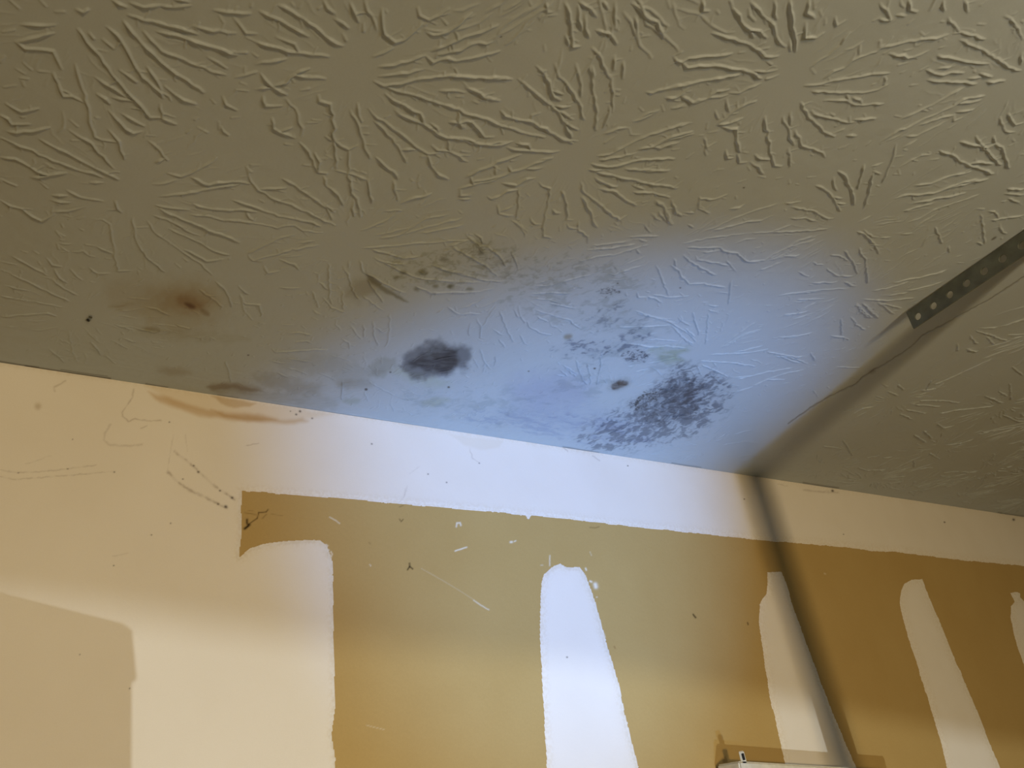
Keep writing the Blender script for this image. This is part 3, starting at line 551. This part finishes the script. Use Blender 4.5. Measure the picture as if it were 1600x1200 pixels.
def marks(COLR, X, Y, mud):
    """dirt, stains and scratches on the wall, by pixel position on the wall plane"""
    def area(poly, rgb, amt, soft, warp=10, seed=1):
        mul(COLR, rgb, boxed(X, Y, poly, soft + warp, lambda m: amt * sstep(-soft, soft, poly_sd(X[m] + warp * (fbm(X[m] * .05, Y[m] * .05, seed, 3) - .5), Y[m] + warp * (fbm(X[m] * .05 + 40, Y[m] * .05, seed, 3) - .5), poly))))
    def line(pts, wd, rgb=(0.25, 0.2, 0.14), amt=0.8, brk=0.0, seed=3, wob=1.5):
        def fn(m):
            x, y = X[m], Y[m]
            d = 1.25 * line_d(x + wob * (fbm(x * .2, y * .2, seed, 2) - .5), y + wob * (fbm(x * .2 + 9, y * .2, seed, 2) - .5), pts)
            a = amt * np.exp(-(d / wd) ** 2)
            if brk: a = a * (0.25 + 0.75 * sstep(brk - .15, brk + .2, fbm(x * .11, y * .11, seed + 7, 4)))
            return a
        if rgb[0] > 0.9: mix(COLR, (0.78, 0.74, 0.62), boxed(X, Y, pts, 8, fn))
        else: mul(COLR, rgb, boxed(X, Y, pts, 8, fn))
    if mud:
        # water stain below the ceiling line
        st = [(232, 612), (250, 618), (290, 630), (320, 640), (350, 646), (400, 648), (440, 655), (470, 655), (480, 660), (460, 663), (420, 661), (385, 660), (345, 655), (310, 650), (280, 640), (250, 630)]
        area(st, (0.76, 0.62, 0.45), 0.85, 4.5, 5, 11)
        area([(222, 598), (300, 612), (520, 648), (480, 655), (420, 655), (330, 648), (270, 632)], (0.93, 0.87, 0.77), 0.9, 5, 5, 12)
        area([(330, 640), (350, 649), (400, 652), (430, 657), (400, 660), (350, 653)], (0.80, 0.68, 0.52), 0.8, 4, 4, 15)
        area([(330, 620), (400, 630), (390, 636), (365, 637), (345, 632)], (0.78, 0.68, 0.54), 0.9, 2.5, 4, 13)
        area([(700, 680), (740, 685), (785, 690), (780, 700), (750, 704), (725, 695)], (0.93, 0.91, 0.86), 0.7, 2.5, 5, 14)
        area(ell(59, 635, 5, 5), (0.72, 0.66, 0.58), 0.8, 4, 2, 16)
        for k, (pts, wd, am, br) in enumerate([
            ([(208, 608), (206, 622), (197, 636), (191, 645), (192, 652), (201, 659), (212, 655), (230, 658), (252, 658)], 1.3, .6, .35),
            ([(172, 664), (163, 678), (162, 688), (172, 696), (200, 697), (222, 695)], 2.0, .38, .3),
            ([(86, 612), (84, 606), (95, 600), (102, 596)], 1.6, .5, .35), ([(220, 670), (230, 665)], 1.0, .5, 0),
            ([(0, 735), (25, 739), (60, 738), (106, 733), (150, 727)], 1.2, .5, .42), ([(0, 745), (20, 750), (100, 744), (178, 737)], 1.2, .5, .42),
            ([(40, 726), (80, 712)], 1.0, .3, .4), ([(270, 680), (262, 730), (262, 740)], 1.0, .35, .4),
            ([(262, 738), (275, 752), (295, 766), (325, 780), (345, 790), (354, 794)], 2.6, .75, .50),
            ([(272, 706), (300, 728), (315, 742), (340, 764), (362, 778), (366, 781)], 2.4, .7, .50),
            ([(290, 680), (292, 706)], 1.0, .3, .3), ([(384, 697), (404, 693)], 1.0, .6, 0), ([(175, 870), (200, 865)], 1.0, .3, .3),
            ([(733, 700), (738, 716), (750, 724)], 1.0, .5, .4), ([(635, 760), (630, 778), (624, 786)], 1.6, .4, .4),
            ([(640, 740), (655, 730)], 1.0, .3, .4), ([(880, 700), (886, 706)], 1.2, .5, 0), ([(925, 712), (936, 720)], 1.2, .5, .3),
            ([(1255, 765), (1275, 768), (1310, 770)], 2.0, .5, .45), ([(1230, 760), (1215, 756)], 1.2, .4, .4), ([(1500, 790), (1600, 808)], 1.6, .5, .5),
            ([(510, 640), (700, 672)], 1.2, .35, .5)]):
            line(pts, wd, (0.40, 0.34, 0.29), am * 0.75, br, 30 + k, 2.5)
        for (x, y, r) in [(468, 643, 2.2), (462, 648, 1.8), (487, 654, 1.5), (453, 643, 1), (264, 660, 1.3), (113, 687, 1), (28, 739, 1.2), (105, 733, 1.2), (178, 738, 1.4), (302, 728, 1.6),
                          (309, 738, 2), (343, 767, 1.8), (362, 778, 2.4), (352, 792, 3.0), (340, 788, 2), (285, 749, 1.3), (266, 818, 1.3), (236, 836, 1.3), (177, 884, 1.4), (580, 694, 1.5), (668, 741, 1.3),
                          (697, 754, 1.3), (748, 724, 1.1), (1162, 780, 1.2), (1475, 816, 1.6), (1317, 835, 1), (980, 728, 1.2), (202, 1076, 1.4), (124, 1023, 1.2), (885, 1027, 1.5), (1300, 767, 2.5), (1583, 812, 2.5)]:
            line([(x, y), (x + .6, y + .3)], r * .9, (0.10, 0.08, 0.07), 0.95, 0, 1, 0)
    else:
        for k, (pts, wd, am, rgb) in enumerate([
            ([(384, 826), (390, 818), (402, 810), (404, 801), (416, 800), (419, 796)], 1.2, .85, (.2, .15, .08)),
            ([(386, 812), (386, 817), (388, 822), (382, 826), (390, 820)], 2.3, 1.0, (.10, .07, .03)), ([(382, 801), (400, 804)], 1, .5, (.3, .22, .12)),
            ([(424, 803), (442, 806)], .8, .35, (.3, .22, .12)), ([(410, 810), (416, 804)], 1.2, .5, (.3, .22, .12)), ([(388, 798), (396, 798)], .9, .3, (.3, .22, .12)),
            ([(637, 890), (640, 885), (640, 880)], 1.3, 1, (.10, .07, .03)), ([(640, 885), (645, 889)], 1.4, 1, (.10, .07, .03)),
            ([(624, 811), (627, 815), (630, 811)], 1.0, .8, (.2, .16, .1)), ([(624, 792), (630, 790)], 1.0, .5, (.2, .16, .1)),
            ([(922, 824), (930, 825), (936, 823)], 1.2, .5, (.3, .25, .2)), ([(1083, 960), (1087, 965)], 1.6, 1, (.12, .09, .05)),
            ([(1168, 973), (1169, 976)], 1.3, .9, (.2, .14, .08)), ([(960, 1010), (961, 1013)], 1.2, .6, (.4, .2, .1)),
            ([(515, 808), (524, 813), (531, 818)], 1.0, .8, (1, 1, 1)), ([(711, 861), (729, 855)], 1.2, .9, (1, 1, 1)),
            ([(740, 938), (752, 946), (764, 953)], 1.0, .75, (1, 1, 1)), ([(658, 888), (690, 906), (720, 924), (740, 937)], .8, .22, (1, 1, 1)),
            ([(798, 847), (800, 847)], 2.0, .95, (1, 1, 1)), ([(804, 846), (806, 845)], 1.1, .9, (1, 1, 1)), ([(713, 823), (714, 817), (719, 817), (720, 821)], 1.5, .85, (1, 1, 1)),
            ([(859, 868), (859, 884)], 1.1, .7, (1, 1, 1)), ([(922, 862), (924, 868)], .8, .4, (1, 1, 1)), ([(845, 883), (848, 883)], 1.1, .4, (1, 1, 1)),
            ([(915, 888), (916, 891)], 1.4, .9, (1, 1, 1)), ([(922, 908), (924, 909)], 1.8, 1, (1, 1, 1)), ([(930, 913), (931, 917)], 4.0, 1, (1, 1, 1)),
            ([(932, 933), (933, 933)], 1.2, .6, (1, 1, 1)), ([(914, 899), (915, 901)], 1.3, .8, (1, 1, 1)), ([(943, 990), (945, 996)], 1.8, .8, (1, 1, 1)),
            ([(509, 851), (512, 853)], 1.5, .9, (1, 1, 1)), ([(517, 862), (519, 866), (517, 871)], 1.3, .9, (1, 1, 1)), ([(512, 858), (514, 860)], 1.3, .9, (1, 1, 1)),
            ([(572, 1133), (600, 1140)], .8, .35, (1, 1, 1)), ([(578, 882), (579, 884)], 1.0, .7, (1, 1, 1)),
            ([(577, 848), (578, 850)], 1.0, .6, (.3, .2, .1)), ([(1288, 896), (1290, 897)], 1.2, .4, (1, 1, 1))]):
            line(pts, wd, rgb, am, 0, 70 + k, .6)

# bare drywall paper, whole wall
X, Z = wall_grid(-0.10, 2.95, CZ - 0.22, H, 0, 0.0012, 0.0007, 0.0012)
PXw, PYw = wall_px(X, Z)
C = np.ones(X.shape + (3,)) * np.array(PAPER)
mul(C, (0.93, 0.90, 0.84), fbm(X * 12, Z * 12, 300, 4))
marks(C, PXw, PYw, False)
Yw = D - 0.0003 * (fbm(X * 300, Z * 300, 310, 2) - 0.5); Yw[0, :] = D; Yw[:, 0] = D; Yw[:, -1] = D; Yw[-1, :] = D
zb = CZ - 0.22; xl, xr = X[0, 0], X[0, -1]
ev = [(RX0, D, 0), (RX1, D, 0), (RX1, D, H), (RX0, D, H), (xl, D, zb), (xr, D, zb), (xr, D, H), (xl, D, H)]
wall = link('wall_front', grid_mesh('wall_front', np.stack([X, Yw, Z], -1), col=C, extra=(ev, [(0, 1, 5, 4), (1, 2, 6, 5), (3, 0, 4, 7)], PAPER)), mat_attr('drywall_paper', 0.75, 0.2, 500, 0.05))
tag(wall, kind='structure', label='tan drywall wall with white joint compound patches', cat='wall')

mud_mat = mat_attr('joint_compound', 0.7, 0.25, 900, 0.035)
def mud_part(name, poly, label, rough_edges=1.0, zmin=None):
    poly_a = np.array(poly, float)
    ws = np.array([on_wall(*p) for p in poly])
    a0, z0 = ws.min(0) - 0.006; a1, z1 = ws.max(0) + 0.006
    z1 = min(z1, H - 0.0001); z0 = max(z0, CZ - 0.22)
    X, Z = wall_grid(a0, a1, z0, z1, 0, 0.00095, 0.0006, 0.00095)
    x, y = wall_px(X, Z)
    jit = rough_edges * (0.9 * (fbm(X * 300, Z * 300, 400, 3) - 0.5) + 2.2 * (fbm(X * 45, Z * 45, 401, 2) - 0.5))
    sd = poly_sd(x, y, poly) + jit
    inside = sd > 0
    keep = inside[:-1, :-1] | inside[1:, :-1] | inside[:-1, 1:] | inside[1:, 1:]
    allin = inside
    C = np.ones(X.shape + (3,)) * np.array(MUD)
    mul(C, (0.95, 0.94, 0.92), fbm(X * 14, Z * 14, 410, 4))
    thin = 1 - sstep(0, 16, sd)                       # compound feathers out at its rim
    mul(C, (0.93, 0.90, 0.84), thin * sstep(.35, .65, fbm(X * 420, Z * 420, 420, 3)))
    marks(C, x, y, True)
    thick = 0.0007 * sstep(-0.2, 6, sd) + 0.00010 * (fbm(X * 350, Z * 350, 430, 3) - .5) * sstep(0, 3, sd) + 0.0007 * fbm(X * 11, Z * 11, 433, 2) * sstep(0, 8, sd)
    thick = np.where(allin, np.maximum(thick, 0.00035), -0.0004)
    thick[-1, :] = np.where(Z[-1, :] > H - 0.001, np.maximum(thick[-1, :], .0004), thick[-1, :])
    o = link(name, grid_mesh(name, np.stack([X, D - thick, Z], -1), keep=keep, col=C), mud_mat, wall)
    o['label'] = label
    return o

edge_top = [(-60, edge(-60) - 4), (1720, edge(1720) - 4)]
mud_part('joint_compound', [(-60, 553), (1720, 821), (1720, 893), (1600, 884), (1500, 875), (1395, 862), (1365, 861), (1320, 855), (1200, 845), (1130, 838), (1040, 828), (943, 818),
    (830, 805), (826, 812), (821, 805), (700, 794), (580, 783), (450, 773), (420, 770), (378, 767),
    (377, 800), (377, 840), (374, 870), (390, 856), (410, 850), (440, 846), (470, 844), (500, 844), (510, 852), (514, 862), (520, 880), (520, 950), (523, 1050), (524, 1110), (518, 1150), (524, 1185), (525, 1290), (-60, 1290)],
    'white joint compound taped along the ceiling line and down the left corner')
mud_part('joint_compound', [(866, 884), (875, 881), (885, 886), (905, 886), (913, 896), (917, 905), (923, 920), (930, 940), (940, 975), (952, 1020), (967, 1070), (980, 1130), (990, 1170), (1003, 1215), (1025, 1290),
    (860, 1290), (855, 1210), (850, 1110), (845, 1030), (844, 960), (846, 910), (850, 897), (858, 889)], 'broad white joint compound stripe at the middle of the wall')
mud_part('joint_compound', [(1199, 894), (1221, 894), (1228, 912), (1240, 950), (1258, 1000), (1280, 1060), (1300, 1110), (1320, 1160), (1345, 1215), (1375, 1290), (1250, 1290), (1230, 1210), (1217, 1150), (1203, 1090), (1192, 1020), (1186, 970),
    (1187, 945), (1192, 936), (1198, 928), (1199, 915)], 'white joint compound stripe with a narrow notched top')
mud_part('joint_compound', [(1409, 920), (1414, 911), (1425, 906), (1441, 905), (1450, 930), (1466, 967), (1484, 1010), (1505, 1060), (1530, 1120), (1550, 1170), (1570, 1215), (1600, 1290), (1505, 1290), (1484, 1215), (1470, 1160), (1452, 1100), (1434, 1040), (1416, 985), (1408, 955), (1406, 935)],
    'white joint compound stripe with a rounded top, right of the strut shadow')
mud_part('joint_compound', [(1578, 926), (1588, 925), (1594, 927), (1594, 934), (1602, 940), (1625, 960), (1660, 1060), (1710, 1200), (1640, 1200), (1620, 1120), (1600, 1040), (1585, 995), (1579, 965), (1580, 947), (1585, 940)],
    'white joint compound stripe at the right edge')

# ------------------------------------------------------------------ rest of the garage shell
def quad(name, pts, mat, kind='structure', label=None, cat=None):
    me = bpy.data.meshes.new(name); me.from_pydata(pts, [], [(0, 1, 2, 3)]); o = link(name, me, mat); tag(o, label, cat, kind=kind); return o
m_shell = mat_plain('painted_drywall', (0.20, 0.17, 0.13), 0.8, nscale=6); m_floor = mat_plain('concrete', (0.14, 0.13, 0.11), 0.85, nscale=8, namp=.15)
quad('floor', [(RX0, RY0, 0), (RX1, RY0, 0), (RX1, D, 0), (RX0, D, 0)], m_floor, label='grey concrete garage floor', cat='floor')
quad('wall_left', [(RX0, RY0, 0), (RX0, D, 0), (RX0, D, H), (RX0, RY0, H)], m_shell, label='plain painted left garage wall', cat='wall')
quad('wall_right', [(RX1, D, 0), (RX1, RY0, 0), (RX1, RY0, H), (RX1, D, H)], m_shell, label='plain painted right garage wall', cat='wall')
quad('wall_back', [(RX1, RY0, 0), (RX0, RY0, 0), (RX0, RY0, H), (RX1, RY0, H)], m_shell, label='plain painted back garage wall', cat='wall')

# ------------------------------------------------------------------ perforated steel hanger
galv = mat_plain('galvanised_steel', (0.12, 0.13, 0.105), 0.6, 0.25, nscale=45, namp=0.30, bump=0.15)
def perforated_strip(length, width, thick, pitch, rad, first, flange, slot=1.0, n=20):
    """strip along +x, drops to -z, thickness along +y, round holes; folded top flange along +y"""
    bm = bmesh.new()
    cells = []
    x = 0.0; cuts = [0.0]
    k = 0
    while first + k * pitch + pitch / 2 < length:
        c = first + k * pitch
        cuts.append(c - pitch / 2 if c - pitch / 2 > 1e-4 else None); k += 1
    def ring(cx, cz, x0, x1, z0, z1, y):
        outer, inner = [], []
        for i in range(n):
            a = 2 * math.pi * (i + .5) / n; ca, sa = math.cos(a), math.sin(a)
            inner.append(bm.verts.new((cx + rad * slot * ca, y, cz + rad * sa)))
            # project on the cell rectangle
            tx_ = ((x1 - cx) / ca) if ca > 0 else ((x0 - cx) / ca); tz_ = ((z1 - cz) / sa) if sa > 0 else ((z0 - cz) / sa)
            t = min(tx_, tz_); outer.append([cx + t * ca, cz + t * sa, tx_ < tz_])
        return outer, inner
    holes = []
    c = first
    edges = [0.0]; k = 0
    while first + (k + 0.5) * pitch < length - 1e-6:
        edges.append(first + (k + 0.5) * pitch); k += 1
    edges.append(length) if length - edges[-1] > 1e-4 else None
    for k in range(len(edges) - 1):
        xa, xb = edges[k], edges[k + 1]; cx = first + k * pitch; cz = -width * 0.56
        if not (xa + rad * slot < cx < xb - rad * slot):
            for y in (0, thick):
                vs = [bm.verts.new(p) for p in ((xa, y, 0), (xb, y, 0), (xb, y, -width), (xa, y, -width))]
                bm.faces.new(vs)
            continue
        rings = []
        for y in (0, thick):
            corner = [(xb, 0), (xa, 0), (xa, -width), (xb, -width)]
            inner = [bm.verts.new((cx + rad * slot * math.cos(2 * math.pi * i / n), y, cz + rad * math.sin(2 * math.pi * i / n))) for i in range(n)]
            cv = [bm.verts.new((p[0], y, p[1])) for p in corner]
            q = n // 4; off = n // 8
            for s in range(4):          # fan from each corner, then the trapezoids between them
                seg = [inner[(off + (s - 0) * q - off + j) % n] for j in range(q + 1)]
                for j in range(q): bm.faces.new([cv[s], seg[j], seg[j + 1]])
                nx_ = inner[((s + 1) * q) % n]
                bm.faces.new([cv[s], nx_, cv[(s + 1) % 4]])
            rings.append(inner)
        for i in range(n):
            bm.faces.new([rings[0][i], rings[0][(i + 1) % n], rings[1][(i + 1) % n], rings[1][i]])
    def slab(p):
        bm.faces.new([bm.verts.new(a) for a in p])
    slab([(0, 0, -width), (length, 0, -width), (length, thick, -width), (0, thick, -width)])
    slab([(0, 0, 0), (0, 0, -width), (0, thick, -width), (0, thick, 0)]); slab([(length, 0, 0), (length, 0, -width), (length, thick, -width), (length, thick, 0)])
    if flange:
        for z in (0, -thick): slab([(0, 0, z), (length, 0, z), (length, flange, z), (0, flange, z)])
        slab([(0, flange, 0), (length, flange, 0), (length, flange, -thick), (0, flange, -thick)])
        slab([(0, 0, 0), (0, flange, 0), (0, flange, -thick), (0, 0, -thick)]); slab([(length, 0, 0), (length, flange, 0), (length, flange, -thick), (length, 0, -thick)])
    bmesh.ops.remove_doubles(bm, verts=bm.verts, dist=1e-6)
    bmesh.ops.recalc_face_normals(bm, faces=bm.faces)
    me = bpy.data.meshes.new('strip'); bm.to_mesh(me); bm.free(); return me
ax, ay = on_ceil(1415, 487); bx, by = on_ceil(1600, 358)
ang = math.atan2(by - ay, bx - ax)
hanger = bpy.data.objects.new('perforated_hanger', None); SC.collection.objects.link(hanger)
hanger.location = (ax, ay, H - 0.0012)
tag(hanger, 'grey perforated galvanised steel angle fixed to the ceiling beside the cracked joint', 'bracket')
LB = 0.30
strip = link('ceiling_angle', perforated_strip(LB, 0.0270, 0.0022, 0.0262, 0.0050, 0.0130, 0), galv, hanger)
strip.rotation_euler = (0, 0, ang)
# its upright drop, just beyond the right edge of the view, carries the door track
drop = link('upright', perforated_strip(1.25, 0.040, 0.0022, 0.0262, 0.0045, 0.016, 0.045), galv, hanger)
drop.matrix_local = Matrix.Translation((math.cos(ang) * (LB - 0.06), math.sin(ang) * (LB - 0.06), -0.004)) @ Matrix.Rotation(ang, 4, 'Z') @ Matrix.Rotation(math.pi / 2, 4, 'Y')
bm = bmesh.new(); bmesh.ops.create_cone(bm, cap_ends=True, segments=6, radius1=.008, radius2=.008, depth=.006)
bme = bpy.data.meshes.new('bolt'); bm.to_mesh(bme); bm.free()
bolt = link('bolt', bme, galv, hanger); bolt.matrix_local = Matrix.Translation((math.cos(ang) * (LB - 0.045), math.sin(ang) * (LB - 0.045), -0.017)) @ Matrix.Rotation(ang, 4, 'Z') @ Matrix.Translation((0, -.005, 0)) @ Matrix.Rotation(math.pi / 2, 4, 'X')

# ------------------------------------------------------------------ added work light behind the camera, with made-up light blockers
black_m = mat_plain('black_metal', (0.03, 0.03, 0.032), 0.5, 0.2, nscale=80)
work = bpy.data.objects.new('unseen_work_light', None); SC.collection.objects.link(work); work.location = (WL[0], WL[1] - 0.1, 0)
tag(work, 'added black work light on a floor stand with light-blocking plates, unseen behind the camera', 'work light')
def solid(name, pts, extr, mat, par):
    """flat plate: polygon in world space pushed along extr"""
    o0 = Vector(par.location); bm = bmesh.new()
    A = [bm.verts.new(Vector(p) - o0) for p in pts]; B = [bm.verts.new(Vector(p) - o0 + Vector(extr)) for p in pts]
    bm.faces.new(A); bm.faces.new(B[::-1])
    for i in range(len(pts)): bm.faces.new([A[i], B[i], B[(i + 1) % len(pts)], A[(i + 1) % len(pts)]])
    bmesh.ops.triangulate(bm, faces=[f for f in bm.faces if len(f.verts) > 4]); bmesh.ops.recalc_face_normals(bm, faces=bm.faces)
    me = bpy.data.meshes.new(name); bm.to_mesh(me); bm.free(); return link(name, me, mat, par)
def toward(px, py, t, dist=None):
    x_, z_ = on_wall(px, py); return tuple(WL[i] + t * ((x_, D, z_)[i] - WL[i]) for i in range(3))
def light_blocker(name, pxs, t, up=None):
    return solid(name, [toward(a, b, t) for a, b in pxs], (0, -0.003, 0), black_m, work)
def light_blocker(name, wz, t):
    pts = [tuple(WL[i] + t * ((x_, D, z_)[i] - WL[i]) for i in range(3)) for x_, z_ in wz]
    return solid(name, pts, (0, -0.003, 0), black_m, work)
light_blocker('top_light_blocker', [(-2.0, CZ + .38)] + [on_wall(*p) for p in ((60, 940), (200, 958), (500, 1000), (900, 1032), (1230, 1082), (1500, 1145))] + [(2.9, CZ - .22), (2.9, CZ + 2.6), (-2.0, CZ + 2.6)], 0.09)  # made-up plate, outlined to give the upper light cutoff on the wall
light_blocker('side_light_blocker', [(-1.6, CZ + .35)] + [on_wall(*p) for p in ((-40, 925), (0, 935), (100, 959), (190, 980), (206, 991), (213, 1062), (196, 1072), (205, 1200))] + [(.205, CZ - .3), (.205, CZ - 1.5), (-1.6, CZ - 1.5)], 0.5)  # unseen plate added to cast the lower-left wall shadow and its notch
def tube(name, p, q, r, mat, par):
    p = Vector(p) - Vector(par.location); q = Vector(q) - Vector(par.location); d = q - p
    bm = bmesh.new(); bmesh.ops.create_cone(bm, cap_ends=True, segments=16, radius1=r, radius2=r, depth=d.length)
    me = bpy.data.meshes.new(name); bm.to_mesh(me); bm.free(); o = link(name, me, mat, par)
    o.location = (p + q) / 2; o.rotation_euler = d.to_track_quat('Z', 'Y').to_euler(); return o
tube('pole', (WL[0], WL[1] - .1, 0.02), (WL[0], WL[1] - .1, WL[2]), .014, black_m, work)
tube('lamp_head', (WL[0], WL[1] - .1, WL[2]), (WL[0], WL[1] - .03, WL[2]), .05, black_m, work)
for k in range(3):
    a = 2.1 * k + .5; tube('leg', (WL[0], WL[1] - .1, 0.25), (WL[0] + .28 * math.cos(a), WL[1] - .1 + .28 * math.sin(a), 0.01), .009, black_m, work)
a_, b_ = toward(0, 1300, .25)[:2], toward(0, 1300, .25)
tube('blocker_arm', (WL[0], WL[1] - .08, WL[2]), toward(-200, 1000, .5), .006, black_m, work)

# ------------------------------------------------------------------ pale rail end at the bottom edge
pale = mat_plain('pale_painted_metal', (0.62, 0.60, 0.50), 0.5, 0.0, nscale=90, namp=.10); black = mat_plain('black_slot', (0.012, 0.011, 0.01), 0.8)
dist = D - 0.05
x0r, z0r = on_wall(1155, 1189, dist); x1r, z1r = on_wall(1342, 1200, dist)
rail = bpy.data.objects.new('metal_rail', None); SC.collection.objects.link(rail); rail.location = (x0r, dist, z0r)
tag(rail, 'pale metal rail end with a black slot, against the wall at the bottom edge', 'rail')
bm = bmesh.new()
tilt = math.atan2(z1r - z0r, x1r - x0r)
Lr = 0.45
vs = [bm.verts.new(p) for p in [(0, 0, 0), (Lr, 0, 0), (Lr, .045, 0), (0, .045, 0), (0, 0, -.05), (Lr, 0, -.05), (Lr, .045, -.05), (0, .045, -.05)]]
for f in [(0, 1, 2, 3), (7, 6, 5, 4), (0, 4, 5, 1), (1, 5, 6, 2), (2, 6, 7, 3), (3, 7, 4, 0)]: bm.faces.new([vs[i] for i in f])
bmesh.ops.bevel(bm, geom=bm.edges[:], offset=.0025, segments=2, affect='EDGES')
me = bpy.data.meshes.new('rail_body'); bm.to_mesh(me); bm.free()
o = link('rail_body', me, pale, rail); o.rotation_euler = (0, -tilt, 0)
def rbox(name, sx, sy, sz, mat, loc, par, bev):
    bm = bmesh.new(); bmesh.ops.create_cube(bm, size=1)
    for v_ in bm.verts: v_.co = (v_.co.x * sx, v_.co.y * sy, v_.co.z * sz)
    bmesh.ops.bevel(bm, geom=bm.edges[:], offset=bev, segments=2, affect='EDGES')
    me = bpy.data.meshes.new(name); bm.to_mesh(me); bm.free(); o = link(name, me, mat, par); o.location = loc; return o
hx, hz = on_wall(1163, 1181, dist)
tab = rbox('slotted_tab', 0.0115, 0.003, 0.018, pale, (hx - x0r, 0.004, hz - z0r - .002), rail, .0012)
sl = rbox('slot', 0.0062, 0.0012, 0.0095, black, (0, -0.0016, 0.001), tab, .0005); sl['label'] = 'black rectangular slot'

# ------------------------------------------------------------------ tiny insect on the ceiling
ix, iy = on_ceil(138, 499)
bug = bpy.data.objects.new('insect', None); SC.collection.objects.link(bug); bug.location = (ix, iy, H - 0.0008)
tag(bug, 'tiny black insect on the ceiling left of the rusty spot', 'insect')
m_bug = mat_plain('insect_black', (0.010, 0.010, 0.009), 0.4, nscale=900); m_wing = mat_plain('insect_wing', (0.07, 0.065, 0.03), 0.4, nscale=900)
def pod(name, loc, sc, rz, mat, par):
    bm = bmesh.new(); bmesh.ops.create_uvsphere(bm, u_segments=14, v_segments=9, radius=1)
    for v_ in bm.verts: v_.co = (v_.co.x * sc[0] * (1 - .22 * v_.co.x), v_.co.y * sc[1], v_.co.z * sc[2])
    me = bpy.data.meshes.new(name); bm.to_mesh(me); bm.free(); me.shade_smooth()
    o = link(name, me, mat, par); o.location = loc; o.rotation_euler = (0, 0, rz); return o
pod('body', (0, 0, -.0006), (.0024, .0015, .0011), 1.1, m_bug, bug)
jx, jy = on_ceil(142, 494.5)
pod('wing', (jx - ix, jy - iy, -.0004), (.0022, .0013, .0006), 0.6, m_wing, bug)
for k in range(6):
    a = 1.1 + (k // 3) * math.pi + math.pi / 2 + (k % 3 - 1) * .6
    lg = pod('leg', (math.cos(a) * .0022, math.sin(a) * .0022, -.0002), (.0011, .00012, .00012), a, m_bug, bug)
